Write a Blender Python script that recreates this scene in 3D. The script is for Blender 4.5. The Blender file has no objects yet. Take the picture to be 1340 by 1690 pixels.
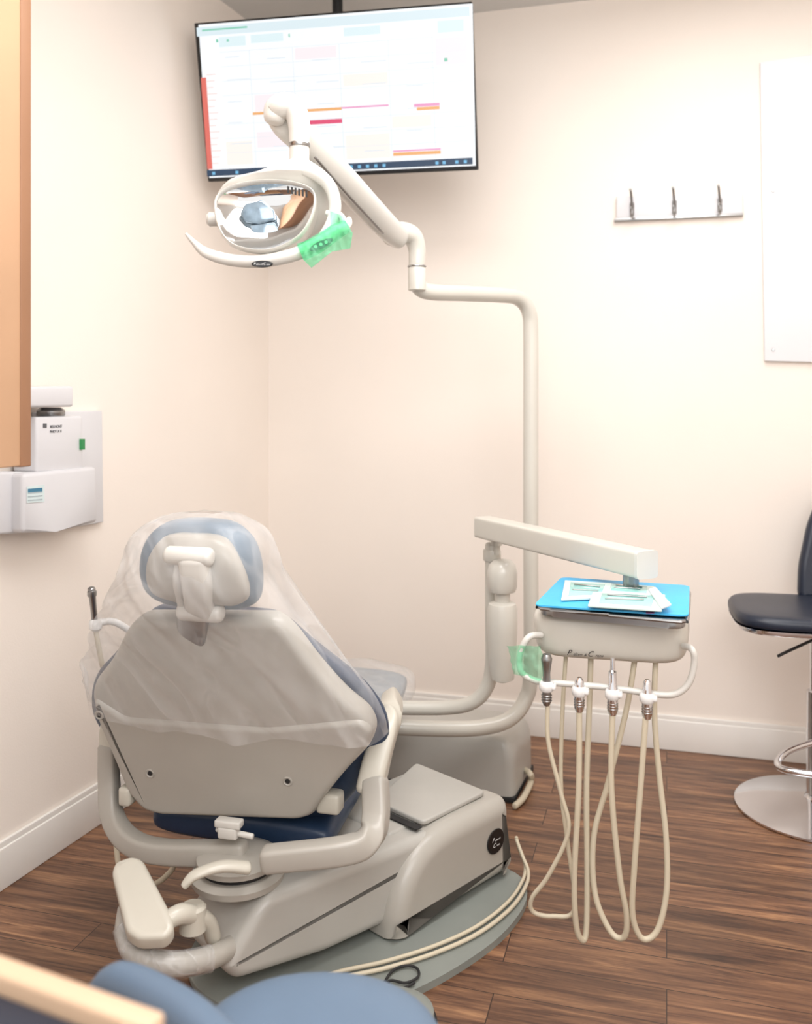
import bpy, bmesh, math, random
from mathutils import Vector, Matrix, noise
random.seed(4)
C = bpy.context.scene.collection
F=1520.0; H=1.4; CX=670.0; HY=650.0
V=Vector
def P(px,py,Y): return V(((px-CX)/F*Y, Y, H-(py-HY)/F*Y))
def PF(px,py,z=0.0): return P(px,py,(H-z)*F/(py-HY))
def RP(px,py,p0,n):
    d=V(((px-CX)/F,1,-(py-HY)/F)); o=V((0,0,H)); t=(p0-o).dot(n)/d.dot(n); return o+d*t
COR=V((-.612,4.10,0))
dB=V((1,-.283,0)).normalized(); nB=V((-.283,-1,0)).normalized()
dL=V((.36,1,0)).normalized(); nL=V((1,-.36,0)).normalized()
def WB(px,py,off=0): return RP(px,py,COR+nB*off,nB)
def WL(px,py,off=0): return RP(px,py,COR+nL*off,nL)

# ---------------------------------------------------------------- materials
def lin(c):
    r=[]
    for v in c[:3]:
        v=v/255.0
        r.append(v/12.92 if v<=.04045 else ((v+.055)/1.055)**2.4)
    return (*r,1)
def mat(name,c,rough=.45,metal=0,var=.05,scale=9,bump=0,bscale=60,coat=0,emit=0,alpha=1,spec=.5):
    m=bpy.data.materials.new(name); m.use_nodes=True
    nt=m.node_tree; b=nt.nodes['Principled BSDF']; L=nt.links
    tc=nt.nodes.new('ShaderNodeTexCoord')
    n=nt.nodes.new('ShaderNodeTexNoise'); n.inputs['Scale'].default_value=scale; n.inputs['Detail'].default_value=4
    L.new(tc.outputs['Object'],n.inputs['Vector'])
    r=nt.nodes.new('ShaderNodeValToRGB'); cl=lin(c)
    r.color_ramp.elements[0].position=.3; r.color_ramp.elements[1].position=.7
    r.color_ramp.elements[0].color=(*[max(0,v*(1-var)) for v in cl[:3]],1)
    r.color_ramp.elements[1].color=(*[min(1,v*(1+var)) for v in cl[:3]],1)
    L.new(n.outputs['Fac'],r.inputs['Fac'])
    b.inputs['Roughness'].default_value=rough; b.inputs['Metallic'].default_value=metal
    b.inputs['Coat Weight'].default_value=coat; b.inputs['Specular IOR Level'].default_value=spec
    b.inputs['Alpha'].default_value=alpha
    if emit:
        b.inputs['Base Color'].default_value=(.01,.01,.01,1)
        L.new(r.outputs['Color'],b.inputs['Emission Color']); b.inputs['Emission Strength'].default_value=emit
    else: L.new(r.outputs['Color'],b.inputs['Base Color'])
    if bump:
        n2=nt.nodes.new('ShaderNodeTexNoise'); n2.inputs['Scale'].default_value=bscale; n2.inputs['Detail'].default_value=6
        L.new(tc.outputs['Object'],n2.inputs['Vector'])
        bp=nt.nodes.new('ShaderNodeBump'); bp.inputs['Strength'].default_value=bump; bp.inputs['Distance'].default_value=.01
        L.new(n2.outputs['Fac'],bp.inputs['Height']); L.new(bp.outputs['Normal'],b.inputs['Normal'])
    return m
def film(name,c,base,streak,rough=.15,scale=(9,9,3),rot=(0,.5,0),width=.025,detail=1.5,dist=.4,tint=.25,bs=.5,ns=1.6,edge=.25):  # base and streak paint whitish haze and fold highlights into the film
    m=bpy.data.materials.new(name); m.use_nodes=True; nt=m.node_tree; L=nt.links
    b=nt.nodes['Principled BSDF']; out=nt.nodes['Material Output']
    b.inputs['Base Color'].default_value=lin(c); b.inputs['Roughness'].default_value=rough
    tr=nt.nodes.new('ShaderNodeBsdfTransparent'); tr.inputs['Color'].default_value=(*[1-tint+tint*v for v in lin(c)[:3]],1)
    mx=nt.nodes.new('ShaderNodeMixShader')
    tc=nt.nodes.new('ShaderNodeTexCoord'); facs=[]; hs=[]
    for i,(sc,ro) in enumerate(((scale,rot),([v*1.7 for v in scale],(rot[0]+.2,rot[1]*.45,rot[2]+.6)))):
        mp=nt.nodes.new('ShaderNodeMapping'); mp.inputs['Scale'].default_value=sc
        mp0=nt.nodes.new('ShaderNodeMapping'); mp0.inputs['Rotation'].default_value=ro
        n=nt.nodes.new('ShaderNodeTexNoise'); n.inputs['Scale'].default_value=ns; n.inputs['Detail'].default_value=detail; n.inputs['Distortion'].default_value=dist
        L.new(tc.outputs['Object'],mp0.inputs['Vector']); L.new(mp0.outputs['Vector'],mp.inputs['Vector']); L.new(mp.outputs['Vector'],n.inputs['Vector'])
        r=nt.nodes.new('ShaderNodeValToRGB'); e=r.color_ramp.elements; st=streak if i==0 else streak*.6
        e[0].position=.5-width; e[0].color=(0,0,0,1); e[1].position=.5+width*5; e[1].color=(0,0,0,1)
        k=e.new(.5); k.color=(st,st,st,1)
        L.new(n.outputs['Fac'],r.inputs['Fac']); facs.append(r); hs.append(n)
    a1=nt.nodes.new('ShaderNodeMath'); a1.operation='MAXIMUM'
    L.new(facs[0].outputs['Color'],a1.inputs[0]); L.new(facs[1].outputs['Color'],a1.inputs[1])
    a2=nt.nodes.new('ShaderNodeMath'); a2.operation='ADD'; a2.inputs[1].default_value=base
    L.new(a1.outputs[0],a2.inputs[0])
    a3=nt.nodes.new('ShaderNodeMath'); a3.operation='ADD'
    L.new(hs[0].outputs['Fac'],a3.inputs[0]); L.new(hs[1].outputs['Fac'],a3.inputs[1])
    bp=nt.nodes.new('ShaderNodeBump'); bp.inputs['Strength'].default_value=bs; bp.inputs['Distance'].default_value=.03
    L.new(a3.outputs[0],bp.inputs['Height']); L.new(bp.outputs['Normal'],b.inputs['Normal'])
    lw=nt.nodes.new('ShaderNodeLayerWeight'); lw.inputs['Blend'].default_value=.3; L.new(bp.outputs['Normal'],lw.inputs['Normal'])
    ml=nt.nodes.new('ShaderNodeMath'); ml.operation='MULTIPLY_ADD'; ml.inputs[1].default_value=edge; ml.use_clamp=True
    L.new(lw.outputs['Facing'],ml.inputs[0]); L.new(a2.outputs[0],ml.inputs[2])
    L.new(ml.outputs[0],mx.inputs['Fac']); L.new(tr.outputs[0],mx.inputs[1]); L.new(b.outputs[0],mx.inputs[2])
    L.new(mx.outputs[0],out.inputs['Surface'])
    return m
def wood_floor():
    m=bpy.data.materials.new('walnut_planks'); m.use_nodes=True; nt=m.node_tree; L=nt.links; N=nt.nodes.new
    b=nt.nodes['Principled BSDF']
    tc=N('ShaderNodeTexCoord'); mp=N('ShaderNodeMapping'); mp.inputs['Rotation'].default_value=(0,0,math.atan(.283))
    L.new(tc.outputs['Object'],mp.inputs['Vector'])
    br=N('ShaderNodeTexBrick'); br.offset=.37; br.inputs['Scale'].default_value=1
    br.inputs['Brick Width'].default_value=1.05; br.inputs['Row Height'].default_value=.125
    br.inputs['Mortar Size'].default_value=.0014; br.inputs['Mortar Smooth'].default_value=.2; br.inputs['Bias'].default_value=0
    br.inputs['Color1'].default_value=(0,0,0,1); br.inputs['Color2'].default_value=(1,1,1,1); br.inputs['Mortar'].default_value=(.5,.5,.5,1)
    L.new(mp.outputs['Vector'],br.inputs['Vector'])
    def layer(scv,ns,det,dist):
        sc=N('ShaderNodeVectorMath'); sc.operation='MULTIPLY'; sc.inputs[1].default_value=scv
        L.new(mp.outputs['Vector'],sc.inputs[0])
        ad=N('ShaderNodeVectorMath'); ad.operation='MULTIPLY_ADD'; ad.inputs[1].default_value=(13,7,5)
        L.new(br.outputs['Color'],ad.inputs[0]); L.new(sc.outputs[0],ad.inputs[2])
        n=N('ShaderNodeTexNoise'); n.inputs['Scale'].default_value=ns; n.inputs['Detail'].default_value=det; n.inputs['Roughness'].default_value=.65; n.inputs['Distortion'].default_value=dist
        L.new(ad.outputs[0],n.inputs['Vector']); return n
    n=layer((1.6,20,1),1.5,9,.9); n3=layer((5,130,1),1.5,4,.3)
    mm=N('ShaderNodeMix'); mm.data_type='FLOAT'; mm.inputs['Factor'].default_value=.25
    L.new(n.outputs['Fac'],mm.inputs['A']); L.new(n3.outputs['Fac'],mm.inputs['B'])
    r=N('ShaderNodeValToRGB'); e=r.color_ramp.elements
    e[0].position=.34; e[0].color=lin((60,38,27)); e[1].position=.68; e[1].color=lin((182,138,100))
    k=e.new(.43); k.color=lin((96,65,48)); k=e.new(.54); k.color=lin((134,96,70))
    L.new(mm.outputs['Result'],r.inputs['Fac'])
    mu=N('ShaderNodeMix'); mu.data_type='RGBA'; mu.blend_type='MULTIPLY'; mu.inputs['Factor'].default_value=1
    mr=N('ShaderNodeMapRange'); mr.inputs['To Min'].default_value=.68; mr.inputs['To Max'].default_value=1.1
    L.new(br.outputs['Color'],mr.inputs['Value'])
    L.new(r.outputs['Color'],mu.inputs['A']); L.new(mr.outputs['Result'],mu.inputs['B'])
    m2=N('ShaderNodeMix'); m2.data_type='RGBA'; m2.inputs['B'].default_value=lin((38,22,15))
    L.new(br.outputs['Fac'],m2.inputs['Factor']); L.new(mu.outputs['Result'],m2.inputs['A'])
    L.new(m2.outputs['Result'],b.inputs['Base Color']); b.inputs['Roughness'].default_value=.36
    bp=N('ShaderNodeBump'); bp.inputs['Strength'].default_value=.15; bp.inputs['Distance'].default_value=.004
    L.new(n.outputs['Fac'],bp.inputs['Height']); L.new(bp.outputs['Normal'],b.inputs['Normal'])
    return m
M={}
M['wall']=mat('cream_paint',(240,231,222),.7,var=.015,scale=2,bump=.05,bscale=180)
M['ceil']=mat('ceiling_white',(216,216,214),.8,var=.02)
M['trim']=mat('white_gloss_trim',(234,231,226),.4,var=.02)
M['floor']=wood_floor()
M['shell']=mat('warm_grey_plastic',(172,168,160),.36,var=.02,coat=.15)
M['base']=mat('pale_grey_plastic',(176,174,168),.38,var=.02,coat=.15)
M['enamel']=mat('cream_enamel',(202,199,190),.28,var=.015,coat=.3)
M['light']=mat('light_white_plastic',(208,206,200),.28,var=.01,coat=.3)
M['cream']=mat('cream_arm_plastic',(196,192,180),.35,var=.02,coat=.2)
M['plate']=mat('green_grey_plate',(132,137,132),.5,var=.04)
M['blue']=mat('blue_grey_vinyl',(98,118,136),.42,var=.05,bump=.06,bscale=250)
M['legrest']=mat('film_hazed_vinyl',(142,150,158),.42,var=.05,bump=.06,bscale=250)  # blue vinyl with the haze of the film over it painted into its colour
M['navy']=mat('navy_vinyl',(38,58,86),.4,var=.06,bump=.06,bscale=250)
M['dnavy']=mat('dark_navy_leather',(28,36,52),.38,var=.08,bump=.08,bscale=200)
M['fblue']=mat('steel_blue_vinyl',(94,114,136),.5,var=.04)
M['chrome']=mat('polished_chrome',(225,225,228),.08,1,var=.01)
M['steel']=mat('brushed_steel',(160,160,160),.28,1,var=.05)
M['mirror']=mat('mirror_reflector',(232,232,232),.06,1,var=.01,bump=.10,bscale=6)
M['dark']=mat('black_plastic',(16,17,19),.3,var=.1)
M['gap']=mat('dark_rubber',(32,32,33),.7,var=.1)
M['white']=mat('white_plastic',(228,228,227),.35,var=.01)
M['panel']=mat('white_panel_paint',(226,227,230),.5,var=.01)
M['rack']=mat('rack_white',(214,214,217),.35,var=.01)
M['hose']=mat('beige_hose',(200,190,168),.42,var=.02)
M['green']=mat('green_switch',(30,150,76),.4,emit=.8)
M['bluesheet']=mat('blue_tray_paper',(66,176,228),.5,var=.05,bump=.2,bscale=30)
M['pouch']=mat('sterile_pouch_paper',(206,226,222),.3,var=.04)
M['mint']=mat('pouch_film_mint',(150,205,200),.15,var=.05)
M['tan']=mat('light_oak_laminate',(188,150,118),.5,var=.05,scale=4)
M['tan2']=mat('oak_edge',(146,106,78),.5,var=.06,scale=4)
M['board']=mat('pale_wood_edge',(200,170,142),.5,var=.05,scale=6)
M['screen']=mat('screen_glow',(249,252,255),.3,var=.005,emit=1.02)
def em(n,c): return mat(n,c,.4,emit=1.0,var=0)
M['cover']=film('clear_plastic_film',(238,238,238),.095,.10,.16,(6,6,1.3),(0,.6,0),width=.02,detail=1.0,dist=.25,bs=.55,edge=.26)
M['wrap']=film('clear_wrap_film',(232,232,232),.08,.2,.12,(12,12,6),(.4,.7,0),width=.02,bs=.5)
M['gfilm']=film('green_barrier_film',(165,242,204),.10,.10,.15,(14,14,10),tint=.6,bs=.4,edge=.12,width=.02)

# ---------------------------------------------------------------- geometry
def rs(pts,sub=6,closed=False):
    n=len(pts); out=[]
    if n<3 and not closed: return [V(p) for p in pts]
    rng=range(n) if closed else range(n-1)
    for i in rng:
        if closed: a,b,c,d=[pts[(i+k)%n] for k in (-1,0,1,2)]
        else: a=pts[max(i-1,0)]; b=pts[i]; c=pts[i+1]; d=pts[min(i+2,n-1)]
        a,b,c,d=[V(q) for q in (a,b,c,d)]
        for k in range(sub):
            t=k/sub
            out.append(.5*((2*b)+(c-a)*t+(2*a-5*b+4*c-d)*t*t+(3*b-a-3*c+d)*t**3))
    if not closed: out.append(V(pts[-1]))
    return out
def lerpl(l,n):
    if not isinstance(l,(list,tuple)): return [l]*n
    r=[]
    for i in range(n):
        t=i/(n-1)*(len(l)-1); k=min(int(t),len(l)-2); f=t-k; r.append(l[k]*(1-f)+l[k+1]*f)
    return r
def se(t,n):
    c=math.cos(t); s=math.sin(t)
    return math.copysign(abs(c)**(2/n),c), math.copysign(abs(s)**(2/n),s)
def rings(rr,closed=False,cap=True):
    bm=bmesh.new(); vs=[[bm.verts.new(p) for p in r] for r in rr]; n=len(rr[0])
    m=len(vs)
    for i in range(m if closed else m-1):
        a=vs[i]; b=vs[(i+1)%m]
        for k in range(n): bm.faces.new((a[k],a[(k+1)%n],b[(k+1)%n],b[k]))
    if cap and not closed: bm.faces.new(vs[0][::-1]); bm.faces.new(vs[-1])
    return bm
def sweep(pts,ra,rb=None,seg=14,sub=6,up=None,closed=False,power=2,round_end=True,smooth=True,wr=None):
    pp=rs(pts,sub,closed) if smooth else [V(p) for p in pts]
    n=len(pp); A=lerpl(ra,n); B=lerpl(rb if rb is not None else ra,n); rr=[]; prev=None
    T=[]
    for i in range(n):
        a=pp[(i-1)%n] if closed or i>0 else pp[0]; b=pp[(i+1)%n] if closed or i<n-1 else pp[-1]
        T.append((b-a).normalized())
    for i in range(n):
        t=T[i]
        if up is not None:
            x=t.cross(V(up))
            if x.length<1e-3: x=prev or V((1,0,0))
            x.normalize(); y=x.cross(t).normalized()
        else:
            if prev is None:
                g=V((0,0,1)) if abs(t.z)<.9 else V((0,1,0)); x=t.cross(g).normalized()
            else: x=(prev-t*prev.dot(t)).normalized()
            y=x.cross(t).normalized()
        prev=x
        rr.append((pp[i],x,y,A[i],B[i],t))
    out=[]
    def ring(c,x,y,a,b):
        o=[]
        for k in range(seg):
            u,v=se(2*math.pi*k/seg,power); q=c+x*a*u+y*b*v
            if wr: q=q+(x*u+y*v)*wr(q)
            o.append(q)
        return o
    if round_end and not closed:
        c,x,y,a,b,t=rr[0]; m=min(a,b)
        for q in (.15,.5,.8): out.append(ring(c-t*m*.5*math.sqrt(1-q*q),x,y,a-m*(1-q)*.6,b-m*(1-q)*.6))
    for c,x,y,a,b,t in rr: out.append(ring(c,x,y,a,b))
    if round_end and not closed:
        c,x,y,a,b,t=rr[-1]; m=min(a,b)
        for q in (.8,.5,.15): out.append(ring(c+t*m*.5*math.sqrt(1-q*q),x,y,a-m*(1-q)*.6,b-m*(1-q)*.6))
    return rings(out,closed)
def zloft(rows,yaw,n=2.6,seg=36,cap=True,sub=3,wr=None):
    r=V((math.cos(yaw),-math.sin(yaw),0)); a=V((math.sin(yaw),math.cos(yaw),0))
    R=[]
    k=len(rows)
    for i in range(k-1):
        q=[rows[max(i-1,0)],rows[i],rows[i+1],rows[min(i+2,k-1)]]
        for j in range(sub):
            t=j/sub
            R.append([.5*(2*q[1][m]+(q[2][m]-q[0][m])*t+(2*q[0][m]-5*q[1][m]+4*q[2][m]-q[3][m])*t*t+(3*q[1][m]-q[0][m]-3*q[2][m]+q[3][m])*t**3) for m in range(5)])
    R.append(list(rows[-1])); out=[]
    for i,(cx,cy,z,hw,hd) in enumerate(R):
        o=[]
        for j in range(seg):
            u,v=se(2*math.pi*j/seg,n); p=V((cx,cy,z))+r*max(hw,.001)*u+a*max(hd,.001)*v
            if wr: p=wr(p,u,v,r,a,i/(len(R)-1))
            o.append(p)
        out.append(o)
    return rings(out,cap=cap)
def rowloft(rows,yaw,**k):
    s=math.sin(yaw); c=math.cos(yaw); R=[]
    for py,pl,pr,Y,hd in rows:
        ul=(pl-CX)/F; ur=(pr-CX)/F
        w=Y*(ur-ul)/(2*c+s*(ur+ul)); X=ur*(Y-w*s)-w*c
        R.append((X,Y,H-(py-HY)/F*Y,w,hd))
    return zloft(R,yaw,**k)
def lathe(prof,o,axis=(0,0,1),seg=28):
    z=V(axis).normalized(); x=z.orthogonal().normalized(); y=z.cross(x); o=V(o)
    return rings([[o+z*h+(x*math.cos(2*math.pi*k/seg)+y*math.sin(2*math.pi*k/seg))*max(r,.0004) for k in range(seg)] for r,h in prof])
def prism(pts,vec,bev=.004,segs=3):
    bm=bmesh.new(); vec=V(vec)
    a=[bm.verts.new(V(p)) for p in pts]; b=[bm.verts.new(V(p)+vec) for p in pts]; n=len(pts)
    bm.faces.new(a[::-1]); bm.faces.new(b)
    for i in range(n): bm.faces.new((a[i],a[(i+1)%n],b[(i+1)%n],b[i]))
    if bev: bmesh.ops.bevel(bm,geom=list(bm.edges),offset=bev,segments=segs,affect='EDGES',profile=.5,clamp_overlap=True)
    return bm
def corners(pts,rad,k=4):
    out=[]; n=len(pts)
    for i in range(n):
        a,b,c=V(pts[i-1]),V(pts[i]),V(pts[(i+1)%n])
        r=min(rad,(a-b).length*.45,(c-b).length*.45); u=b+(a-b).normalized()*r; w=b+(c-b).normalized()*r
        for j in range(k+1):
            t=j/k; out.append(u*(1-t)**2+b*2*t*(1-t)+w*t*t)
    return out
def pillow(pts,vec,rad,cr=.01,steps=5):
    p=corners(pts,cr); n=len(p); vec=V(vec); nn=vec.normalized(); T=vec.length
    c=sum(p,V((0,0,0)))/n; inw=[]
    for i in range(n):
        e=(p[(i+1)%n]-p[i-1]).normalized(); inw.append(nn.cross(e))
    area=sum(((p[i]-c).cross(p[(i+1)%n]-c)).dot(nn) for i in range(n))
    if area<0: inw=[-q for q in inw]
    rad=min(rad,T*.5); R=[]
    for s in range(steps+1):
        a=s/steps*math.pi/2; R.append((rad*(1-math.sin(a)),rad*(1-math.cos(a))))
    R=[(rad+.003,0)]+R
    R+= [(i,T-d) for i,d in reversed(R)]
    return rings([[p[i]+inw[i]*ins+nn*d for i in range(n)] for ins,d in R])
def box(c,sx,sy,sz,yaw=0,bev=.004,segs=3):
    r=V((math.cos(yaw),-math.sin(yaw),0)); a=V((math.sin(yaw),math.cos(yaw),0)); c=V(c)-V((0,0,sz/2))
    return prism([c-r*sx/2-a*sy/2,c+r*sx/2-a*sy/2,c+r*sx/2+a*sy/2,c-r*sx/2+a*sy/2],(0,0,sz),bev,segs)
def wl(o):
    l=V((0,0,0))
    while o: l=l+V(o.location); o=o.parent
    return l
STRUCT=('floor','ceiling','wall_back','wall_left','wall_right','baseboard_back','baseboard_left','baseboard_right')
def obj(name,bms,m,parent=None,label=None,ang=38):
    if not isinstance(bms,(list,tuple)): bms=[bms]
    me=bpy.data.meshes.new(name); B=bmesh.new()
    for b in bms:
        t=bpy.data.meshes.new('t'); bmesh.ops.recalc_face_normals(b,faces=b.faces); b.to_mesh(t); b.free(); B.from_mesh(t); bpy.data.meshes.remove(t)
    off=wl(parent) if parent else V((0,0,0))
    if parent is None:
        xs=[v.co for v in B.verts]
        off=V(((min(p.x for p in xs)+max(p.x for p in xs))/2,(min(p.y for p in xs)+max(p.y for p in xs))/2,min(p.z for p in xs)))
        if name in STRUCT: off=V((0,0,0))
    for v in B.verts: v.co-=off
    B.to_mesh(me); B.free(); me.materials.append(m)
    me.shade_smooth(); me.set_sharp_from_angle(angle=math.radians(ang))
    o=bpy.data.objects.new(name,me); C.objects.link(o)
    if parent: o.parent=parent
    else: o.location=off
    if label: o['label']=label
    return o
def tag(o,label,cat,group=None):
    o['label']=label; o['category']=cat
    if group: o['group']=group
    return o
def thing(name,label,cat,loc,group=None):
    o=bpy.data.objects.new(name,None); C.objects.link(o); o.location=loc; o.empty_display_size=.1
    return tag(o,label,cat,group)
def struct(name,b,m): o=obj(name,b,m); o['kind']='structure'; return o
def text(name,runs,p,x,y,m,parent,shear=0,ext=.0004):
    x=V(x).normalized(); y=V(y).normalized(); z=x.cross(y); off=wl(parent); B=bmesh.new(); cur=0; bits=[]
    for s,size in runs:
        cu=bpy.data.curves.new('t','FONT'); cu.body=s; cu.size=size; cu.extrude=ext; cu.shear=shear
        o=bpy.data.objects.new('t',cu); C.objects.link(o); dg=bpy.context.evaluated_depsgraph_get(); dg.update()
        me=bpy.data.meshes.new_from_object(o.evaluated_get(dg)); bpy.data.objects.remove(o)
        w=max(v.co.x for v in me.vertices)
        for v in me.vertices: v.co.x+=cur
        cur+=w+size*.08; bits.append(me)
    for me in bits:
        for v in me.vertices: v.co=V(p)+x*(v.co.x-cur/2)+y*v.co.y+z*v.co.z-off
        B.from_mesh(me); bpy.data.meshes.remove(me)
    me=bpy.data.meshes.new(name); B.to_mesh(me); B.free(); me.materials.append(m)
    o=bpy.data.objects.new(name,me); C.objects.link(o); o.parent=parent; return o
UP=V((0,0,1))

# ---------------------------------------------------------------- room
CE=2.99
bk_end=COR+dB*3.1; lf_end=COR-dL*4.6
def wallq(a,b,t,z1=CE): return prism([a,b,b+UP*z1,a+UP*z1],t,0)
struct('wall_back',wallq(COR,bk_end,-nB*.1),M['wall'])
struct('wall_left',wallq(COR,lf_end,-nL*.1),M['wall'])
re=bk_end-dL*3.6
struct('wall_right',wallq(bk_end,re,dB*.1),M['wall'])
fl=[COR-dL*4.7-nL*.1,COR+dL*.1-nL*.1,bk_end+dL*.1+dB*.1,bk_end-dL*4.7+dB*.1]
struct('floor',prism([p-UP*.05 for p in fl],UP*.05,0),M['floor'])
struct('ceiling',prism([p+UP*CE for p in fl],UP*.05,0),M['ceil'])
def bb(a,b,n): 
    return [prism([a,b,b+n*.016,a+n*.016],UP*.118,.003),prism([a+UP*.116,b+UP*.116,b+n*.011+UP*.116,a+n*.011+UP*.116],UP*.02,.003)]
struct('baseboard_back',bb(COR,bk_end,nB),M['trim'])
struct('baseboard_left',bb(COR+nB*.016,lf_end,nL),M['trim'])
struct('baseboard_right',bb(bk_end+nB*.016,re,-dB),M['trim'])

# ---------------------------------------------------------------- television
d=3.5
BL=P(343,300,d); BR=P(789,280,d*.9459); TR=P(779,2,d*.9163); TL=P(320,38,d*.9704)
sx=(BR-BL).normalized(); sy=(TL-BL); sy=(sy-sx*sy.dot(sx)).normalized(); sn=sx.cross(sy).normalized()
if sn.y>0: sn=-sn
tv=thing('television','wall-height flat screen television hung from a black ceiling pole, showing a schedule','television',(BL+TR)/2)
obj('casing',prism([BL,BR,TR,TL],-sn*.035,.004),M['dark'],tv)
W=(BR-BL).length; Hh=(TL-BL).length; b0=.008
q=[BL+sx*b0+sy*(b0+.006),BL+sx*(W-b0)+sy*(b0+.006),BL+sx*(W-b0)+sy*(Hh-b0),BL+sx*b0+sy*(Hh-b0)]
scr=obj('screen',prism([p+sn*.0005 for p in q],sn*.001,0),M['screen'],tv)
def sq(u0,v0,u1,v1,o=.0018):
    a=TL+sx*W*u0-sy*Hh*v0+sn*o; return prism([a,a+sx*W*(u1-u0),a+sx*W*(u1-u0)-sy*Hh*(v1-v0),a-sy*Hh*(v1-v0)],sn*.0006,0)
E={k:em(k,c) for k,c in (('taskbar_navy',(30,62,92)),('icon_cyan',(120,190,230)),('red_block',(228,112,100)),('pale_pink',(246,228,224)),
  ('toolbar_pale',(222,238,244)),('grid_grey',(229,237,243)),('bar_orange',(242,178,114)),('bar_pink',(238,160,202)),('bar_crimson',(228,80,120)),('icon_green',(130,206,180)),('pale_cyan',(226,244,248)),('cream_cell',(254,247,240)),('pink_cell',(253,241,245)))}
obj('taskbar',sq(.009,.925,.991,.966),E['taskbar_navy'],scr)
for u in (.03,.12,.55,.58,.61,.64,.67,.86,.885,.93,.96): obj('taskbar_icon',sq(u,.938,u+.011,.957,.0026),E['icon_cyan'],scr)
obj('red_column',sq(.012,.34,.032,.92),E['red_block'],scr)
for k in range(15): obj('side_row',sq(.034,.32+k*.04,.07-.006*(k%3),.328+k*.04),E['pale_pink'],scr)
obj('toolbar',sq(.009,.03,.991,.085),E['toolbar_pale'],scr)
for u in (.2,.36,.53,.705,.86): obj('column_line',sq(u,.19,u+.002,.92),E['grid_grey'],scr)
for v in (.19,.28,.37,.46,.64,.73,.82): obj('row_line',sq(.09,v,.98,v+.003),E['grid_grey'],scr)
for r in ((.09,.10,.19,.16),(.21,.10,.33,.15),(.55,.10,.68,.15),(.88,.10,.97,.17)): obj('header_cell',sq(*r),E['pale_cyan'],scr)
for i,r in enumerate(((.37,.2,.52,.27),(.54,.38,.7,.45),(.21,.47,.35,.57),(.71,.65,.85,.72),(.87,.2,.98,.36),(.09,.75,.19,.9),(.21,.7,.35,.8),(.54,.75,.7,.9))): obj('schedule_block',sq(*r,.0016),E['cream_cell' if i%2 else 'pink_cell'],scr)
for k in range(24):
    random.seed(k+30); u=.1+.165*(k%5)+.02*random.random(); v=.22+.03*k*.9+.01*random.random()
    obj('text_row',sq(u,v,u+.05+.05*random.random(),v+.006,.0024),E['grid_grey'],scr)
for r in ((.2,.575,.53,.592),(.8,.603,.88,.622),(.71,.872,.88,.892)): obj('orange_bar',sq(*r,.003),E['bar_orange'],scr)
for r in ((.53,.575,.7,.585),(.79,.582,.88,.6),(.71,.858,.88,.868)): obj('pink_bar',sq(*r,.003),E['bar_pink'],scr)
obj('crimson_bar',[sq(.41,.645,.53,.672,.003)],E['bar_crimson'],scr)
for r in ((.03,.045,.2,.055),(.08,.11,.088,.13),(.12,.115,.128,.13),(.35,.11,.355,.13),(.9,.32,.912,.34)): obj('toolbar_icon',sq(*r,.003),E['icon_green'],scr)
obj('mount_bracket',prism([(BL+TR)/2+sx*k*.1+sy*j*.08-sn*.036 for k,j in ((-1,-1),(1,-1),(1,1),(-1,1))],-sn*.03,.003),M['dark'],tv)
pt=P(557,30,3.5)
obj('ceiling_pole',[sweep([V((pt.x,pt.y,2.45)),V((pt.x,pt.y,CE))],.02,round_end=False),lathe([(.06,CE-.012),(.06,CE-.001)],V((pt.x,pt.y,0)))],M['dark'],tv)

# ---------------------------------------------------------------- coat rack and panel
cr=thing('coat_rack','narrow white wall board carrying three chrome coat hooks','coat rack',WB(1120,345))
obj('board',prism([WB(1018,326,.001),WB(1225,322,.001),WB(1225,356,.001),WB(1018,366,.001)],nB*.02,.002),M['rack'],cr)
obj('bottom_edge',prism([WB(1014,362,.001),WB(1226,353,.001),WB(1226,357,.001),WB(1014,367,.001)],nB*.022,.001),M['steel'],cr,'grey lower edge strip')  # steel-grey strip along the lower edge of the board
for hx in (1043,1113,1188):
    dy=(hx-1043)*-.045
    obj('hook',[sweep([WB(hx,352+dy,.024),WB(hx,340+dy,.028),WB(hx-1,328+dy,.05),WB(hx-2,316+dy,.07),WB(hx-3,312+dy,.072)],.005),
        sweep([WB(hx,345+dy,.028),WB(hx,358+dy,.045),WB(hx,356+dy,.065),WB(hx,350+dy,.07)],.005),
        sweep([WB(hx,355+dy,.024),WB(hx,335+dy,.024)],.009,.004)],M['steel'],cr,'chrome double coat hook')
wp=thing('wall_panel','large plain white panel screwed to the wall at the right edge','panel',WB(1300,500))
obj('board',prism([WB(1261,596,.001),WB(1560,604,.001),WB(1560,60,.001),WB(1254,105,.001)],nB*.018,.002),M['panel'],wp)
obj('screw',[lathe([(.006,0),(.005,.003)],WB(1276,577,.02),nB)],M['steel'],wp)
obj('screw',[lathe([(.006,0),(.005,.003)],WB(1276,315,.02),nB)],M['steel'],wp)

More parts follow.
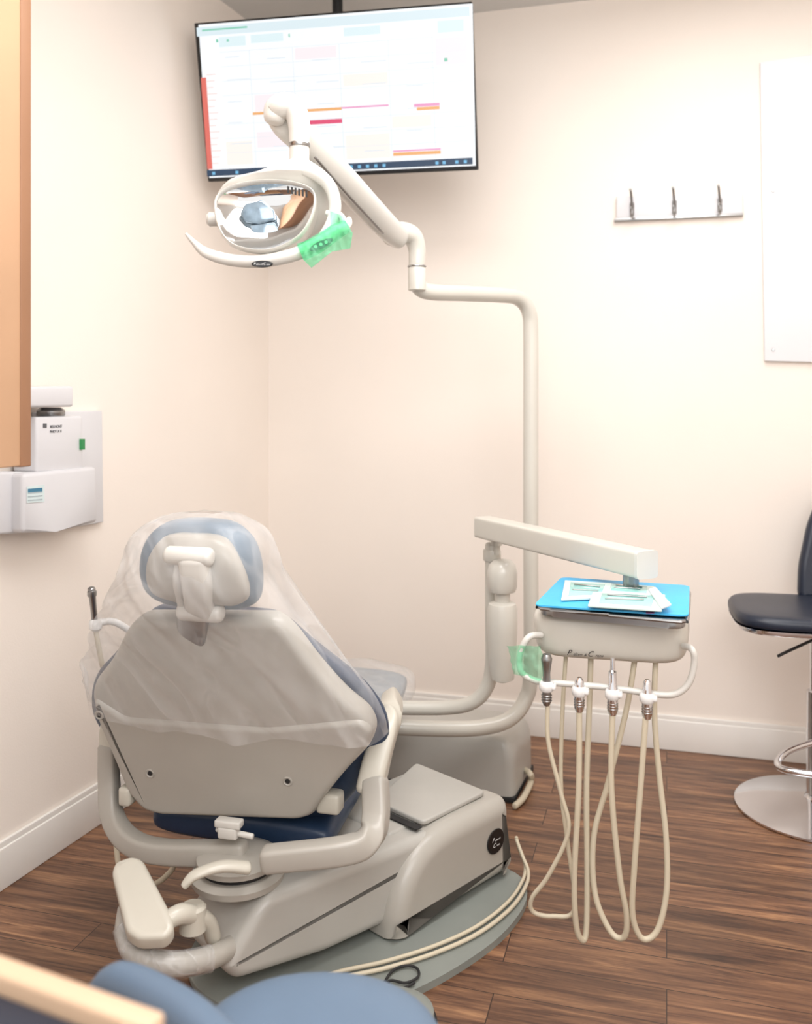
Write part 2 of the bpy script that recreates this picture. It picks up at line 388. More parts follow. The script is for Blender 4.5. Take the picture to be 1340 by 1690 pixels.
# ---------------------------------------------------------------- x-ray wall box
xr=thing('xray_wall_unit','white wall box with a green switch and swing arm stub beside the oak cabinet','x-ray unit',WL(100,850))
def wlp(pts,o,th,bev=.006): return prism([WL(x,y,o) for x,y in pts],nL*-th,bev)
obj('backing_plate',wlp([(60,680),(169,678),(171,862),(60,880)],.02,.018,.003),M['rack'],xr)
obj('upper_housing',wlp([(60,688),(137,686),(138,776),(60,780)],.10,.085,.008),M['rack'],xr)
obj('lower_housing',wlp([(38,782),(160,770),(162,862),(92,878),(38,880)],.115,.10,.012),M['rack'],xr)
obj('side_housing',wlp([(-30,780),(40,778),(40,880),(-30,884)],.075,.07,.008),M['rack'],xr)
obj('swing_arm',wlp([(-40,640),(122,637),(122,671),(-40,674)],.12,.09,.008),M['rack'],xr)
obj('pivot_collar',lathe([(.034,0),(.04,.008),(.04,.02),(.03,.03)],WL(84,689,.055)),M['steel'],xr)
obj('switch',prism([WL(131,724,.101),WL(139,724,.101),WL(139,742,.101),WL(131,742,.101)],nL*.004,.001),M['green'],xr,'green lit rocker switch')
gl=mat('lettering_grey',(90,92,96),.5)
text('lettering',[('BELMONT',.011)],WL(93,706,.1012),dL,UP,gl,xr)
text('lettering',[('PHOT-X II',.011)],WL(92,714,.1012),dL,UP,gl,xr)
obj('logo_mark',prism([WL(71,699,.101),WL(77,699,.101),WL(77,706,.101),WL(71,706,.101)],nL*.0006,0),gl,xr)
st=obj('sticker',prism([WL(44,803,.116),WL(73,800,.116),WL(73,828,.116),WL(44,830,.116)],nL*.0006,0),mat('sticker_paper',(210,225,226),.5),xr)
smt=mat('sticker_blue',(60,120,150),.5); sm2=mat('sticker_grey',(170,185,190),.5)
for k in range(4): obj('sticker_line',prism([WL(46,807+k*6,.1168),WL(70,805+k*6,.1168),WL(70,(807 if k else 811)+k*6,.1168),WL(46,(809 if k else 813)+k*6,.1168)],nL*.0004,0),sm2 if k else smt,st)

# ---------------------------------------------------------------- oak wall cabinet
e=P(48,768,1.92)
cb=thing('wall_cabinet','light oak wall cabinet with plain doors at the upper left edge','cabinet',e)
def cbx(u0,u1,w0,w1,z0,z1,bev=.003):
    b=V((e.x,e.y,0)); return prism([b+dL*u+nL*w+UP*z0 for u,w in ((u0,w0),(u1,w0),(u1,w1),(u0,w1))],UP*(z1-z0),bev)
wd=(e-COR).dot(nL)
obj('body',cbx(-1.0,0,-wd+.004,-.022,e.z+.004,CE-.05),M['tan2'],cb)
obj('door',cbx(-.49,-.018,-.02,0,e.z,CE-.05),M['tan'],cb)
obj('door',cbx(-1.0,-.5,-.02,0,e.z,CE-.05),M['tan'],cb)
obj('edge_trim',cbx(-.026,.004,-.03,.003,e.z-.002,CE-.05),M['tan2'],cb,'darker oak end strip')

# ---------------------------------------------------------------- counter, lower left foreground
k0=PF(275,1668,.85); k0=V((k0.x,k0.y,0))
kd=V((1,-.46,0)).normalized(); kl=V((.46,1,0)).normalized()
ct=thing('base_cabinet','wood-edged cabinet with a dark top in the near left corner','cabinet',V((k0.x-.3,k0.y-.2,0)))
def ctx(u0,u1,w0,w1,z0,z1,bev=.004): return prism([k0+kd*u+kl*w+UP*z0 for u,w in ((u0,w0),(u1,w0),(u1,w1),(u0,w1))],UP*(z1-z0),bev)
obj('edge_board',[ctx(-.72,0,-.026,0,.79,.85,.005)],M['board'],ct)
obj('side_board',[ctx(-.026,0,-.5,-.027,.79,.85,.005)],M['board'],ct)
obj('top',ctx(-.72,-.028,-.5,-.028,.78,.835),M['dnavy'],ct)
obj('body',ctx(-.70,-.02,-.48,-.02,.0,.78),M['tan'],ct)

# ---------------------------------------------------------------- blue operator stool, foreground
cs=V((-.125,1.24,0))
os_=thing('operator_stool','muted blue upholstered operator stool nearest the camera','stool',cs)
obj('seat',zloft([(cs.x,cs.y,.43,.13,.13),(cs.x,cs.y,.44,.165,.165),(cs.x,cs.y,.475,.185,.188),(cs.x,cs.y,.508,.178,.18),(cs.x,cs.y,.528,.13,.13),(cs.x,cs.y,.532,.02,.02)],0,n=2.2),M['fblue'],os_)
obj('backrest',sweep([P(168,1650,1.26),P(200,1643,1.25),P(255,1668,1.2),P(325,1716,1.12),P(420,1810,1.02)],[.018,.028,.03,.03,.03],[.03,.042,.042,.042,.04],up=(0,0,1),power=2.6),M['fblue'],os_)
obj('backrest_bracket',sweep([V((-.13,1.2,.41)),V((-.3,1.2,.41)),V((-.34,1.18,.5))],.012,),M['chrome'],os_)
obj('gas_column',lathe([(.03,.08),(.03,.25),(.018,.25),(.018,.43)],cs),M['chrome'],os_)
for k in range(5):
    a=k*2*math.pi/5+.3; e2=cs+V((math.cos(a)*.24,math.sin(a)*.24,.06))
    l=obj('leg',sweep([cs+UP*.09,e2],.02,.014),M['chrome'],os_)
    obj('castor',lathe([(.02,-.012),(.025,-.008),(.025,.008),(.02,.012)],V((e2.x,e2.y,.026)),(math.sin(a),-math.cos(a),0)),M['dark'],l)

# ---------------------------------------------------------------- bar stool on the right
bc=V((1.38,3.1,0))
bs=thing('bar_stool','dark navy leather stool with a chrome disc base by the right wall edge','stool',bc)
sc_=bc-V((.012,0,0))
obj('seat',zloft([(sc_.x,sc_.y,.640,.21,.17),(sc_.x,sc_.y,.645,.255,.205),(sc_.x,sc_.y,.660,.262,.212),(sc_.x,sc_.y,.676,.256,.206),(sc_.x,sc_.y,.686,.225,.175),(sc_.x,sc_.y,.688,.02,.02)],.22,n=4.2,seg=48),M['dnavy'],bs)
obj('seat_trim',zloft([(sc_.x,sc_.y,.622,.22,.17),(sc_.x,sc_.y,.626,.256,.206),(sc_.x,sc_.y,.641,.260,.210)],.22,n=4.2,seg=48),M['chrome'],bs)
obj('backrest',pillow([P(1318,990,3.27),P(1320,935,3.28),P(1334,868,3.30),P(1355,815,3.31),P(1480,800,3.26),P(1520,880,3.22),P(1530,1000,3.2)],(.01,.05,.0),.02,.03),M['dnavy'],bs)
obj('back_bracket',sweep([bc+V((.05,.12,.62)),bc+V((.07,.24,.63)),bc+V((.08,.27,.74))],.012),M['chrome'],bs)
obj('lever',sweep([bc+V((-.0,-.05,.60)),P(1300,1075,3.0),P(1284,1083,3.0)],.005),M['dark'],bs)
obj('column',lathe([(.06,.02),(.04,.04),(.03,.06),(.03,.4),(.02,.4),(.02,.63)],bc),M['chrome'],bs)
fr=[bc+V((.02,-.03,.25)),bc+V((-.12,-.06,.22)),bc+V((-.18,-.14,.2)),bc+V((-.08,-.2,.2)),bc+V((.06,-.2,.2)),bc+V((.14,-.1,.22)),bc+V((.02,.03,.25))]
obj('footrest',sweep(fr,.011),M['chrome'],bs)
obj('base',lathe([(.255,0),(.26,.004),(.26,.01),(.2,.022),(.1,.034),(.03,.045)],bc,seg=56),M['chrome'],bs)

# ---------------------------------------------------------------- dental chair
YW=math.radians(15)
r_=V((math.cos(YW),-math.sin(YW),0)); a_=V((math.sin(YW),math.cos(YW),0))
dc=thing('dental_chair','grey dental chair with blue upholstery seen from behind in the middle of the room','dental chair',V((-.2,2.35,0)))
fp=[(310,1600),(360,1655),(470,1680),(590,1668),(680,1635),(760,1592),(825,1545),(862,1500),(870,1470),(858,1446),(800,1420),(640,1400),(450,1450),(340,1530)]
obj('floor_plate',prism([p-UP*.018 for p in rs([PF(x,y,.018) for x,y in fp],4,True)],UP*.018,.004),M['plate'],dc)
A0=PF(655,1560,.02); B0=PF(848,1440,.02); ab=(B0-A0); ab.z=0; ab.normalize(); pn=V((-ab.y,ab.x,0))
def PA(x,y): return RP(x,y,A0,pn)
def LB(u,w,z): return V((A0.x,A0.y,0))+ab*u+pn*w+UP*z
prof=[(-.006,.022),(-.003,.07),(.012,.12),(.038,.165),(.075,.203),(.12,.229),(.18,.243),(.26,.247),(.36,.246),(.448,.243),(.470,.232),(.478,.21)]
cvo=rs([LB(u,0,z) for u,z in prof],4)+[LB(.480,0,.022)]
obj('base_cover',pillow(cvo,pn*.13,.045,.01,9),M['shell'],dc,ang=60)
obj('base_body',pillow([LB(.06,.09,.022),LB(.06,.09,.246),LB(.45,.09,.242),LB(.45,.09,.022)],pn*.25,.012,.02),M['base'],dc,ang=60)
obj('lid',pillow([LB(.155,.24,.247),LB(.155,.052,.247),LB(.42,.052,.247),LB(.43,.335,.247)],UP*.014,.005,.02),M['base'],dc,'flat pale grey lid plate',ang=60)
obj('lid_gap',prism([LB(.125,.05,.2475),LB(.148,.05,.2475),LB(.148,.25,.2475),LB(.125,.25,.2475)],UP*.003,.0),M['gap'],dc,'black slot below the lid')
bd=PA(817,1388)+pn*.0005
ol=lathe([(.030,0),(.0315,.003),(.030,.0045)],bd,-pn,seg=36)
for v in ol.verts:
    q=v.co-bd; v.co=bd+q+ab*q.dot(ab)*.2+UP*q.z*.1
bg=obj('badge',ol,M['dark'],dc,'black oval maker badge')
text('lettering',[('P',.016),('elton &',.008)],bd-pn*.0052+UP*.002,ab,UP,M['white'],bg,shear=.45,ext=.0001)
text('lettering',[('C',.016),('rane',.008)],bd-pn*.0052-UP*.014,ab,UP,M['white'],bg,shear=.45,ext=.0001)
C0=PF(400,1625,.06); D0=PF(650,1515,.06); cd=(D0-C0); cd.z=0; cd.normalize(); pc=V((-cd.y,cd.x,0))
def PC(x,y): return RP(x,y,C0,pc)
obj('lift_arm',pillow([PC(x,y) for x,y in [(392,1622),(368,1602),(425,1505),(446,1480),(715,1374),(740,1400),(690,1480),(650,1522),(540,1574)]],pc*.24,.026,.02,7),M['base'],dc,ang=60)
obj('pedestal',box((-.08,2.52,.10),.2,.2,.16,math.radians(45),.01),M['gap'],dc)
hub=V((-.405,2.22,0))
obj('swivel_hub',lathe([(.11,.235),(.112,.25),(.10,.258),(.085,.26),(.085,.272),(.098,.274),(.098,.286),(.07,.296),(.02,.298)],hub,seg=40),M['shell'],dc)
obj('hub_gap',lathe([(.0865,.261),(.0865,.271)],hub,seg=40),M['gap'],dc)
obj('yoke_arm',sweep([P(180,1232,2.40),P(180,1290,2.40),P(186,1348,2.37),P(214,1388,2.32),P(270,1406,2.27),P(400,1408,2.22)],[.024,.024,.025,.026,.026,.028],[.022,.022,.024,.026,.026,.024],up=a_,power=5,seg=24,sub=8),M['shell'],dc)
obj('yoke_arm',sweep([P(619,1290,2.22),P(620,1350,2.18),P(606,1386,2.13),P(566,1404,2.10),P(440,1418,2.10)],[.030,.030,.029,.028,.027],[.028,.028,.028,.028,.028],up=a_,power=5,seg=24,sub=8),M['shell'],dc)
obj('armrest',sweep([P(611,1303,2.22),P(620,1262,2.24),P(636,1205,2.28),P(645,1174,2.36),P(647,1152,2.56)],[.033,.033,.030,.028,.026],[.028,.028,.028,.026,.024],up=a_,power=4,seg=24),M['cream'],dc,'cream right armrest')
obj('armrest',sweep([P(182,1236,2.40),P(184,1200,2.42),P(200,1170,2.46),P(225,1155,2.66)],[.026,.026,.026,.026],[.022,.022,.022,.022],up=a_,power=4,seg=24),M['cream'],dc)
s0=V((-.425,2.37,.285))
obj('seat_cushion',sweep([s0,s0+a_*.2+UP*.03,s0+a_*.5+UP*.05,s0+a_*.7+UP*.07],[.25,.25,.24,.22],[.042,.055,.05,.045],up=UP,power=3.6,seg=32),M['navy'],dc,'dark navy seat cushion')
obj('leg_rest',sweep([s0+a_*.50+UP*.075,s0+a_*.74+UP*.085,s0+a_*.95+UP*.10],[.225,.215,.19],[.045,.045,.04],up=UP,power=3,seg=28),M['legrest'],dc)
obj('seat_shell',sweep([s0-UP*.03+a_*.22,s0+a_*.4-UP*.01,s0+a_*.75+UP*.03,s0+a_*.95+UP*.055],[.2,.22,.2,.17],[.025,.03,.03,.025],up=UP,power=3,seg=28),M['shell'],dc)
obj('back_cushion',rowloft([(1002,280,440,2.27,.02),(1008,258,468,2.27,.04),(1048,226,520,2.28,.045),(1090,194,580,2.30,.05),(1122,168,616,2.32,.05),(1158,156,638,2.33,.05),(1200,158,640,2.36,.05),(1240,180,618,2.38,.05),(1290,206,580,2.41,.05),(1330,240,540,2.44,.045),(1344,275,500,2.44,.02)],YW,n=3,seg=44),M['navy'],dc,'dark navy upholstered backrest cushion')
tl=math.radians(14); bu=(UP*math.cos(tl)-a_*math.sin(tl)).normalized(); bnn=r_.cross(bu).normalized()
if bnn.y>0: bnn=-bnn
bp0=P(380,1200,2.215)
def PB(x,y,o=0): return RP(x,y,bp0+bnn*o,bnn)
so=[(228,1020),(206,1040),(182,1090),(152,1128),(147,1150),(158,1196),(186,1262),(206,1312),(232,1342),(262,1350),(490,1358),(514,1352),(532,1322),(566,1280),(608,1236),(616,1210),(604,1184),(562,1150),(518,1100),(478,1046),(452,1022)]
sh=obj('back_shell',pillow([PB(x,y,0) for x,y in so],-bnn*.065,.026,.03,7),M['shell'],dc,ang=60)
lo=[(152,1152),(205,1186),(440,1204),(592,1190),(612,1208),(605,1234),(563,1280),(530,1321),(511,1349),(490,1355),(262,1347),(235,1339),(209,1310),(189,1260),(161,1196)]
obj('lower_panel',pillow([PB(x,y,.009) for x,y in lo],-bnn*.03,.014,.02,6),M['shell'],sh,'raised lower back panel',ang=70)
for x,y in ((248,1276),(475,1289),(164,1180)):
    p=PB(x,y,.009)
    pl=obj('screw_recess',lathe([(.011,-.004),(.0125,.002),(.0105,.003),(.0085,.001),(.0005,.0005)],p,bnn,seg=24),M['shell'],sh)
    obj('screw',lathe([(.0065,.001),(.006,.0025)],p,bnn,seg=16),M['gap'],pl)
lt=P(378,1372,2.2)
obj('back_hinge',[box(lt,.05,.03,.03,YW,.006),box(lt+UP*.02,.065,.03,.018,YW,.004),sweep([lt-r_*.03+UP*.002,lt+r_*.06-UP*.005],.007)],M['light'],dc)
obj('hinge_block',[box(P(545,1322,2.24),.06,.05,.05,YW,.01)],M['cream'],dc)
obj('hinge_block',[box(P(212,1310,2.36),.035,.05,.05,YW,.01)],M['cream'],dc)
hr=obj('headrest_cushion',rowloft([(856,312,356,2.12,.02),(862,280,388,2.12,.045),(884,252,415,2.12,.055),(915,238,428,2.12,.06),(950,236,432,2.13,.06),(980,246,428,2.14,.055),(996,272,412,2.15,.045),(1002,310,380,2.15,.02)],YW,n=2.5,seg=40),M['blue'],dc)
obj('headrest_shell',rowloft([(880,298,345,2.06,.015),(888,272,374,2.055,.03),(922,248,396,2.05,.035),(960,244,410,2.06,.035),(984,256,408,2.07,.03),(996,288,388,2.075,.012)],YW,n=2.6,seg=36),M['shell'],hr)
h1=P(312,918,2.0); h2=P(330,1010,2.08)
obj('headrest_bracket',[sweep([h1-r_*.046,h1+r_*.046],.021,seg=20),sweep([P(320,925,1.995),P(325,965,2.01),P(330,1005,2.07)],.034,.020,up=a_,power=3.6,seg=20),sweep([h2-r_*.042,h2+r_*.046],.022,seg=20),sweep([P(298,925,2.01),P(294,960,2.03),P(302,1000,2.09)],.012)],M['light'],dc)
obj('headrest_post',[sweep([P(318,985,2.13),P(318,1070,2.21)],.04,.012,up=a_,power=4,seg=18)],M['steel'],dc)
obj('release_lever',sweep([P(304,1462,2.04),P(322,1444,2.05),P(365,1430,2.07),P(408,1432,2.09)],[.010,.017,.018,.02],[.008,.010,.012,.014],up=UP,seg=16),M['cream'],dc)
pad=[(184,1436),(190,1420),(218,1410),(236,1416),(284,1508),(287,1530),(272,1545),(228,1547),(208,1534)]
def padp(x,y): return P(x,y,2.12-(y-1410)*.0012)
obj('side_arm_pad',pillow([padp(x,y) for x,y in pad],V((0.0,.012,-.038)),.012,.012),M['cream'],dc,ang=50)
obj('side_arm_tube',sweep([P(212,1500,2.06),P(208,1545,2.03),P(230,1578,2.0),P(285,1592,2.0),P(345,1582,2.04),P(385,1560,2.12)],.024,seg=18),M['shell'],dc)
obj('side_arm_joint',[sweep([P(262,1530,2.0),P(300,1508,2.03),P(340,1520,2.08),P(352,1548,2.1)],[.018,.022,.02,.018],seg=16),lathe([(.03,-.03),(.03,.02),(.024,.026)],P(318,1512,2.06))],M['cream'],dc)
obj('tube_film',sweep([P(206,1530,2.035),P(228,1577,1.995),P(285,1592,1.995),P(348,1582,2.035)],.0275,seg=18,round_end=False),M['wrap'],dc,'clear film wrapped round the tube')

def wr(p,u,v,r,a,t):
    x=p.dot(r); z=p.z
    s=x*.8+z*.6; l=-x*.6+z*.8
    k1=noise.noise(V((s*9,v*1.5,l*1.8)))
    k2=noise.noise(V((s*21,v*2+5,l*2.6+9)))
    w=(abs(k1)*-.040+.014)+(abs(k2)*-.016+.005)
    p=p+(r*u*.8+a*v)*w
    if t>.7: p.z+= (noise.noise(V((x*7,v*2,3)))*.03)*(t-.7)/.3
    return p
tag(obj('protective_cover',rowloft([(846,316,356,2.12,.02),(852,282,388,2.11,.07),(875,246,420,2.10,.10),(915,232,440,2.10,.125),(950,222,452,2.11,.14),(990,198,484,2.13,.14),(1030,176,520,2.16,.125),(1080,160,566,2.19,.112),(1120,150,606,2.215,.115),(1155,148,630,2.24,.118),(1185,156,638,2.26,.12)],YW,n=2.7,seg=220,sub=14,cap=False,wr=wr),M['cover'],None,ang=80),'clear crinkled plastic bag pulled over the headrest and upper back of the chair','plastic cover')
tag(obj('foot_cover',sweep([s0+a_*.56+UP*.08,s0+a_*.76+UP*.088,s0+a_*.98+UP*.104],[.24,.235,.21],[.06,.062,.056],up=UP,power=2.8,seg=60,sub=14,wr=lambda q:noise.noise(V((q.x*10,q.y*8,q.z*8)))*.014),M['cover'],None,ang=80),'clear plastic sleeve over the far leg rest of the chair','plastic cover')

# ---------------------------------------------------------------- delivery unit
du=thing('dental_delivery_unit','cream delivery unit with floor box, swing beam and instrument head over the floor','dental unit',V((.25,3.2,0)))
u1=PF(848,1326); u2=PF(874,1280); ua=(u2-u1).normalized(); ur=V((ua.y,-ua.x,0))
UB=[u1-ur*.50,u1,u1+ua*.3,u1+ua*.3-ur*.50]
def scl(ps,f,z): 
    c=sum(ps,V((0,0,0)))/len(ps); return [c+(p-c)*f+UP*z for p in ps]
cc_=corners(UB,.035)
obj('utility_box',rings([scl(cc_,f,z) for f,z in ((1,.005),(.995,.12),(.985,.15),(.96,.178),(.92,.198),(.87,.208),(.8,.211),(.79,.211))]),M['base'],du,ang=50)
obj('box_foot',prism(scl(UB,1.01,0),UP*.018,.002),M['gap'],du)
obj('post',sweep([P(655,1168,3.0),P(735,1168,2.98),P(778,1160,2.96),P(803,1135,2.95),P(812,1095,2.95),P(812,1020,2.95),P(812,900,2.95)],.0225,seg=20),M['enamel'],du)
obj('post_collar',[lathe([(.027,0),(.029,.004),(.029,.03),(.027,.036)],P(812,925,2.95)),lathe([(.012,0),(.012,.07)],P(819,915,2.93)),lathe([(.018,0),(.018,.03)],P(819,900,2.93))],M['enamel'],du)
q=P(829,1120,2.87)
def hz(py,Y=2.87): return (HY-py)/F*Y+H-q.z
obj('brake_housing',lathe([(.012,hz(978)),(.040,hz(976)),(.046,hz(968)),(.047,hz(945)),(.042,hz(933)),(.028,hz(925)),(.002,hz(922))],q,seg=32),M['enamel'],du)
obj('housing_stem',lathe([(.024,hz(996)),(.024,hz(974))],q),M['enamel'],du)
obj('canister',lathe([(.02,hz(1124)),(.036,hz(1120)),(.04,hz(1108)),(.047,hz(1040)),(.047,hz(1005)),(.042,hz(996)),(.028,hz(992))],q,seg=32),M['enamel'],du)
ba=P(797,868,2.93); bb_=P(1064,932,2.28)
bz=.978; ba.z=bz; bb_.z=bz
bd_=(bb_-ba).normalized()
obj('swing_beam',sweep([ba,ba*.7+bb_*.3,bb_],.033,.033,up=UP,power=9,seg=40,smooth=False,round_end=False),M['enamel'],du)
obj('beam_cap',sweep([bb_,bb_+bd_*.010],.0345,.0345,up=UP,power=8,seg=32,smooth=False,round_end=False),M['light'],du)
hc=V((.505,2.27,0)); hy=math.radians(14)
hr_=V((math.cos(hy),-math.sin(hy),0)); ha=V((math.sin(hy),math.cos(hy),0))
nk=bb_-bd_*.05
obj('drop_neck',lathe([(.02,.87),(.02,.95)],V((nk.x,nk.y,0))),M['steel'],du)
hd=obj('instrument_head',zloft([(hc.x,hc.y,.772,.13,.09),(hc.x,hc.y,.776,.155,.115),(hc.x,hc.y,.79,.172,.134),(hc.x,hc.y,.815,.179,.141),(hc.x,hc.y,.85,.182,.144),(hc.x,hc.y,.868,.18,.142),(hc.x,hc.y,.876,.172,.134)],hy,n=5.5,seg=64,sub=3),M['enamel'],du)
tp_=hc-ha*.1425-hr_*.055+UP*.789
text('lettering',[('P',.018),('elton',.010),(' &',.009),('C',.018),('rane',.010)],tp_,hr_,UP,M['dark'],hd,shear=.45)
def FB(px,py,dd=0): return RP(px,py,hc-ha*(.165+dd),ha)
obj('handle_bar',sweep([FB(893,1048,-.03),FB(872,1052),FB(858,1080),FB(860,1108),FB(880,1122),FB(905,1126),FB(1000,1134),FB(1085,1146),FB(1118,1144),FB(1138,1125),FB(1146,1092),FB(1142,1072),FB(1128,1066,-.03)],.0075,seg=14),M['light'],du)
hx_=[(902,1132),(956,1140),(1011,1145),(1068,1151)]
for x,y in hx_:
    p=FB(x,y,.018)
    obj('instrument_holder',[lathe([(.013,-.012),(.0165,-.008),(.0175,0),(.0165,.008),(.0135,.011)],p,seg=20),box(p+ha*.02,.02,.03,.016,hy,.004),box(p+hr_*.016,.012,.026,.012,hy,.004)],M['white'],du)
lab=['slim grey handpiece in the leftmost holder under the instrument head','short chrome handpiece in the second holder from the left','tall chrome syringe standing in the third holder from the left','short chrome coupling in the rightmost holder under the head']
tops=[1078,1118,1086,1122]
hz_=[[(904,1160),(905,1225),(926,1310),(938,1372),(905,1445),(878,1482),(880,1505),(912,1512),(948,1500),(938,1400),(926,1300),(928,1180),(934,1080)],
 [(956,1166),(955,1300),(948,1440),(950,1520),(958,1549),(967,1540),(969,1450),(968,1300),(972,1180),(975,1085)],
 [(1011,1172),(1009,1300),(1022,1440),(1034,1510),(1030,1546),(1008,1538),(982,1475),(980,1380),(1004,1290),(1034,1170),(1048,1085)],
 [(1066,1178),(1057,1300),(1047,1430),(1044,1510),(1060,1549),(1085,1535),(1100,1470),(1099,1380),(1088,1280),(1080,1180),(1082,1085)]]
for i,((x,y),l) in enumerate(zip(hx_,lab)):
    p=FB(x,y,.018); t=thing('handpiece',l,'handpiece',p-UP*.02,'instruments hanging from the delivery head')
    top=FB(x,tops[i],.018).z-p.z
    if i==0: pf=[(.007,-.045),(.0105,-.036),(.010,.0),(.0085,.03),(.0105,.045),(.0125,.058),(.013,top-.012),(.009,top-.002),(.004,top)]
    elif i==2: pf=[(.008,-.048),(.012,-.038),(.012,.014),(.009,.020),(.009,.05),(.0055,.054),(.005,top)]
    else: pf=[(.008,-.048),(.0115,-.038),(.012,.014),(.010,.020),(.009,top-.006),(.005,top)]
    bo=obj('body',lathe(pf,p,seg=18),M['steel' if i==0 else 'chrome'],t)
    for h in (-.034,-.028,-.022): obj('grip_ring',lathe([(.0122,h),(.0128,h+.001),(.0122,h+.002)],p,seg=18),M['steel'],bo)
    n=len(hz_[i]); rr=.0052 if i==0 else .0068; pts=[]
    for j,(a,b) in enumerate(hz_[i]):
        f=j/(n-1); pts.append(FB(a,b,.018-.10*f**2 if j<n-1 else -.09))
    obj('hose',sweep(pts,rr,seg=10,sub=7),M['hose'],t)

# ---------------------------------------------------------------- tray
TZ=.882
tr_=thing('instrument_tray','grey metal tray resting on top of the instrument head','tray',V((hc.x,hc.y,TZ)))
tc_=[(884,1004),(926,960),(1138,976),(1134,1028)]
def rq(pts,z,e=0,rad=.035):
    q=[PF(x,y,z) for x,y in pts]; c=sum(q,V((0,0,0)))/4; return corners([c+(p-c)*(1+e) for p in q],rad)
obj('pan',prism(rq(tc_,.90,-.03),-UP*.018,.003),M['steel'],tr_)
obj('rim',sweep(rq(tc_,.90,.0),.004,closed=True,sub=2,seg=8),M['steel'],tr_)
tag(obj('tray_paper',prism(rq([(880,998),(926,952),(1139,966),(1138,1016)],.908,-.01,.02),-UP*.004,.001),M['bluesheet'],None),'bright blue paper sheet covering the metal tray','tray liner')
def pouch(pts,z,m,label,name='sterile_pouch',cat='pouch',th=.006,n2=True):
    q=[PF(x,y,z) for x,y in pts]
    t=thing(name,label,cat,sum(q,V((0,0,0)))/len(q),'sterile pouches on the blue tray paper' if n2 else None)
    obj('paper',prism(q,-UP*th,.002),M[m],t)
    c=sum(q,V((0,0,0)))/len(q); q2=[c+(p-c)*.72+UP*.001 for p in q]
    obj('window',prism(q2,-UP*.002,.0008),M['mint' if n2 else 'pouch'],t)
    if n2:
        l=(q2[1]-q2[0])
        obj('instrument',sweep([q2[0]*.8+q2[3]*.2+l*.12+UP*.0015,q2[0]*.75+q2[3]*.25+l*.85+UP*.0015],.0018,seg=6),M['steel'],t)
        obj('instrument',sweep([q2[0]*.4+q2[3]*.6+l*.1+UP*.0015,q2[0]*.45+q2[3]*.55+l*.8+UP*.0015],.0018,seg=6),M['steel'],t)
    return t
pouch([(932,957),(1010,962),(1002,985),(926,988)],.916,'pouch','pale sterile pouch lying at the back left of the blue tray')
pouch([(978,976),(1098,981),(1092,1006),(970,998)],.922,'pouch','larger sterile pouch lying across the front of the blue tray')
pouch([(1000,962),(1080,967),(1078,982),(996,976)],.914,'pouch','half-covered sterile pouch at the back of the tray behind the larger one')
pouch([(1070,972),(1082,968),(1108,996),(1092,1002)],.928,'white','folded white gauze strip at the right of the pouches','gauze','gauze',.006,False)
tag(obj('marker_tab',prism([PF(x,y,.9105) for x,y in [(1066,1006),(1080,1006),(1080,1012),(1066,1012)]],-UP*.001,0),mat('tab_purple',(120,50,110),.5)),'tiny purple tab at the front edge of the blue tray paper','tab')
bm=bmesh.new(); G=[]
NX,NY=14,16
for j in range(NY):
    row=[]
    for i in range(NX):
        s=i/(NX-1); t=j/(NY-1)
        x=836+s*56+6*math.sin(t*3)+3*noise.noise(V((t*4,0,1)))*(s-.5)*4; y=1066+t*(46+12*s)+3*noise.noise(V((s*4,3,0)))
        if t>.6: x+= (t-.6)*26*(1-s)
        row.append(bm.verts.new(FB(x,y,.012+.014*noise.noise(V((s*3,t*3,5)))+.006*noise.noise(V((s*8,t*8,2))))))
    G.append(row)
for j in range(NY-1):
    for i in range(NX-1): bm.faces.new((G[j][i],G[j][i+1],G[j+1][i+1],G[j+1][i]))
tag(obj('barrier_film',bm,M['gfilm'],None,ang=80),'pale green crumpled film square stuck on the left of the delivery handle','barrier film')

# ---------------------------------------------------------------- operating light
ol_=thing('dental_light','white dental operating light on a long jointed arm and tall bent post','dental light',V((.43,3.2,.2)))
obj('post',sweep([P(655,1200,3.1),P(740,1203,3.12),P(800,1200,3.14),P(842,1186,3.17),P(868,1152,3.2),P(876,1100,3.2),P(876,900,3.2),P(876,700,3.2),P(876,560,3.2),P(873,515,3.19),P(855,492,3.16),P(825,487,3.10),P(760,484,2.97),P(712,482,2.88),P(692,474,2.85),P(688,455,2.84)],.0262,seg=22),M['enamel'],ol_)
obj('joint_sleeve',lathe([(.024,0),(.027,.003),(.027,.07),(.024,.074)],P(688,480,2.83)),M['enamel'],ol_)
obj('joint_sleeve',lathe([(.0235,0),(.0235,.05)],P(687,440,2.83)),M['enamel'],ol_)
obj('sleeve_ring',lathe([(.0285,0),(.029,.001),(.029,.003),(.0285,.004)],P(688,441,2.83)),M['steel'],ol_)
obj('elbow',sweep([P(688,438,2.83),P(688,410,2.83),P(680,390,2.82),P(662,384,2.80),P(645,388,2.77)],[.024,.027,.031,.034,.034],seg=20),M['enamel'],ol_)
obj('long_arm',sweep([P(461,184,2.26),P(474,206,2.27),P(512,240,2.34),P(565,296,2.46),P(630,366,2.66),P(658,392,2.78)],[.036,.038,.038,.039,.038,.034],[.03,.03,.033,.034,.03,.03],seg=24,up=(0,1,0),power=2.4),M['light'],ol_)
obj('arm_groove',sweep([P(520,260,2.31),P(575,323,2.44),P(632,385,2.62)],.004,.003,seg=8),M['steel'],ol_)
obj('arm_head',sweep([P(453,196,2.22),P(456,182,2.22),P(466,175,2.21),P(480,176,2.21),P(490,190,2.21),P(494,214,2.21),P(494,240,2.21),P(494,268,2.21)],[.026,.030,.031,.030,.028,.026,.024,.024],seg=24),M['light'],ol_)
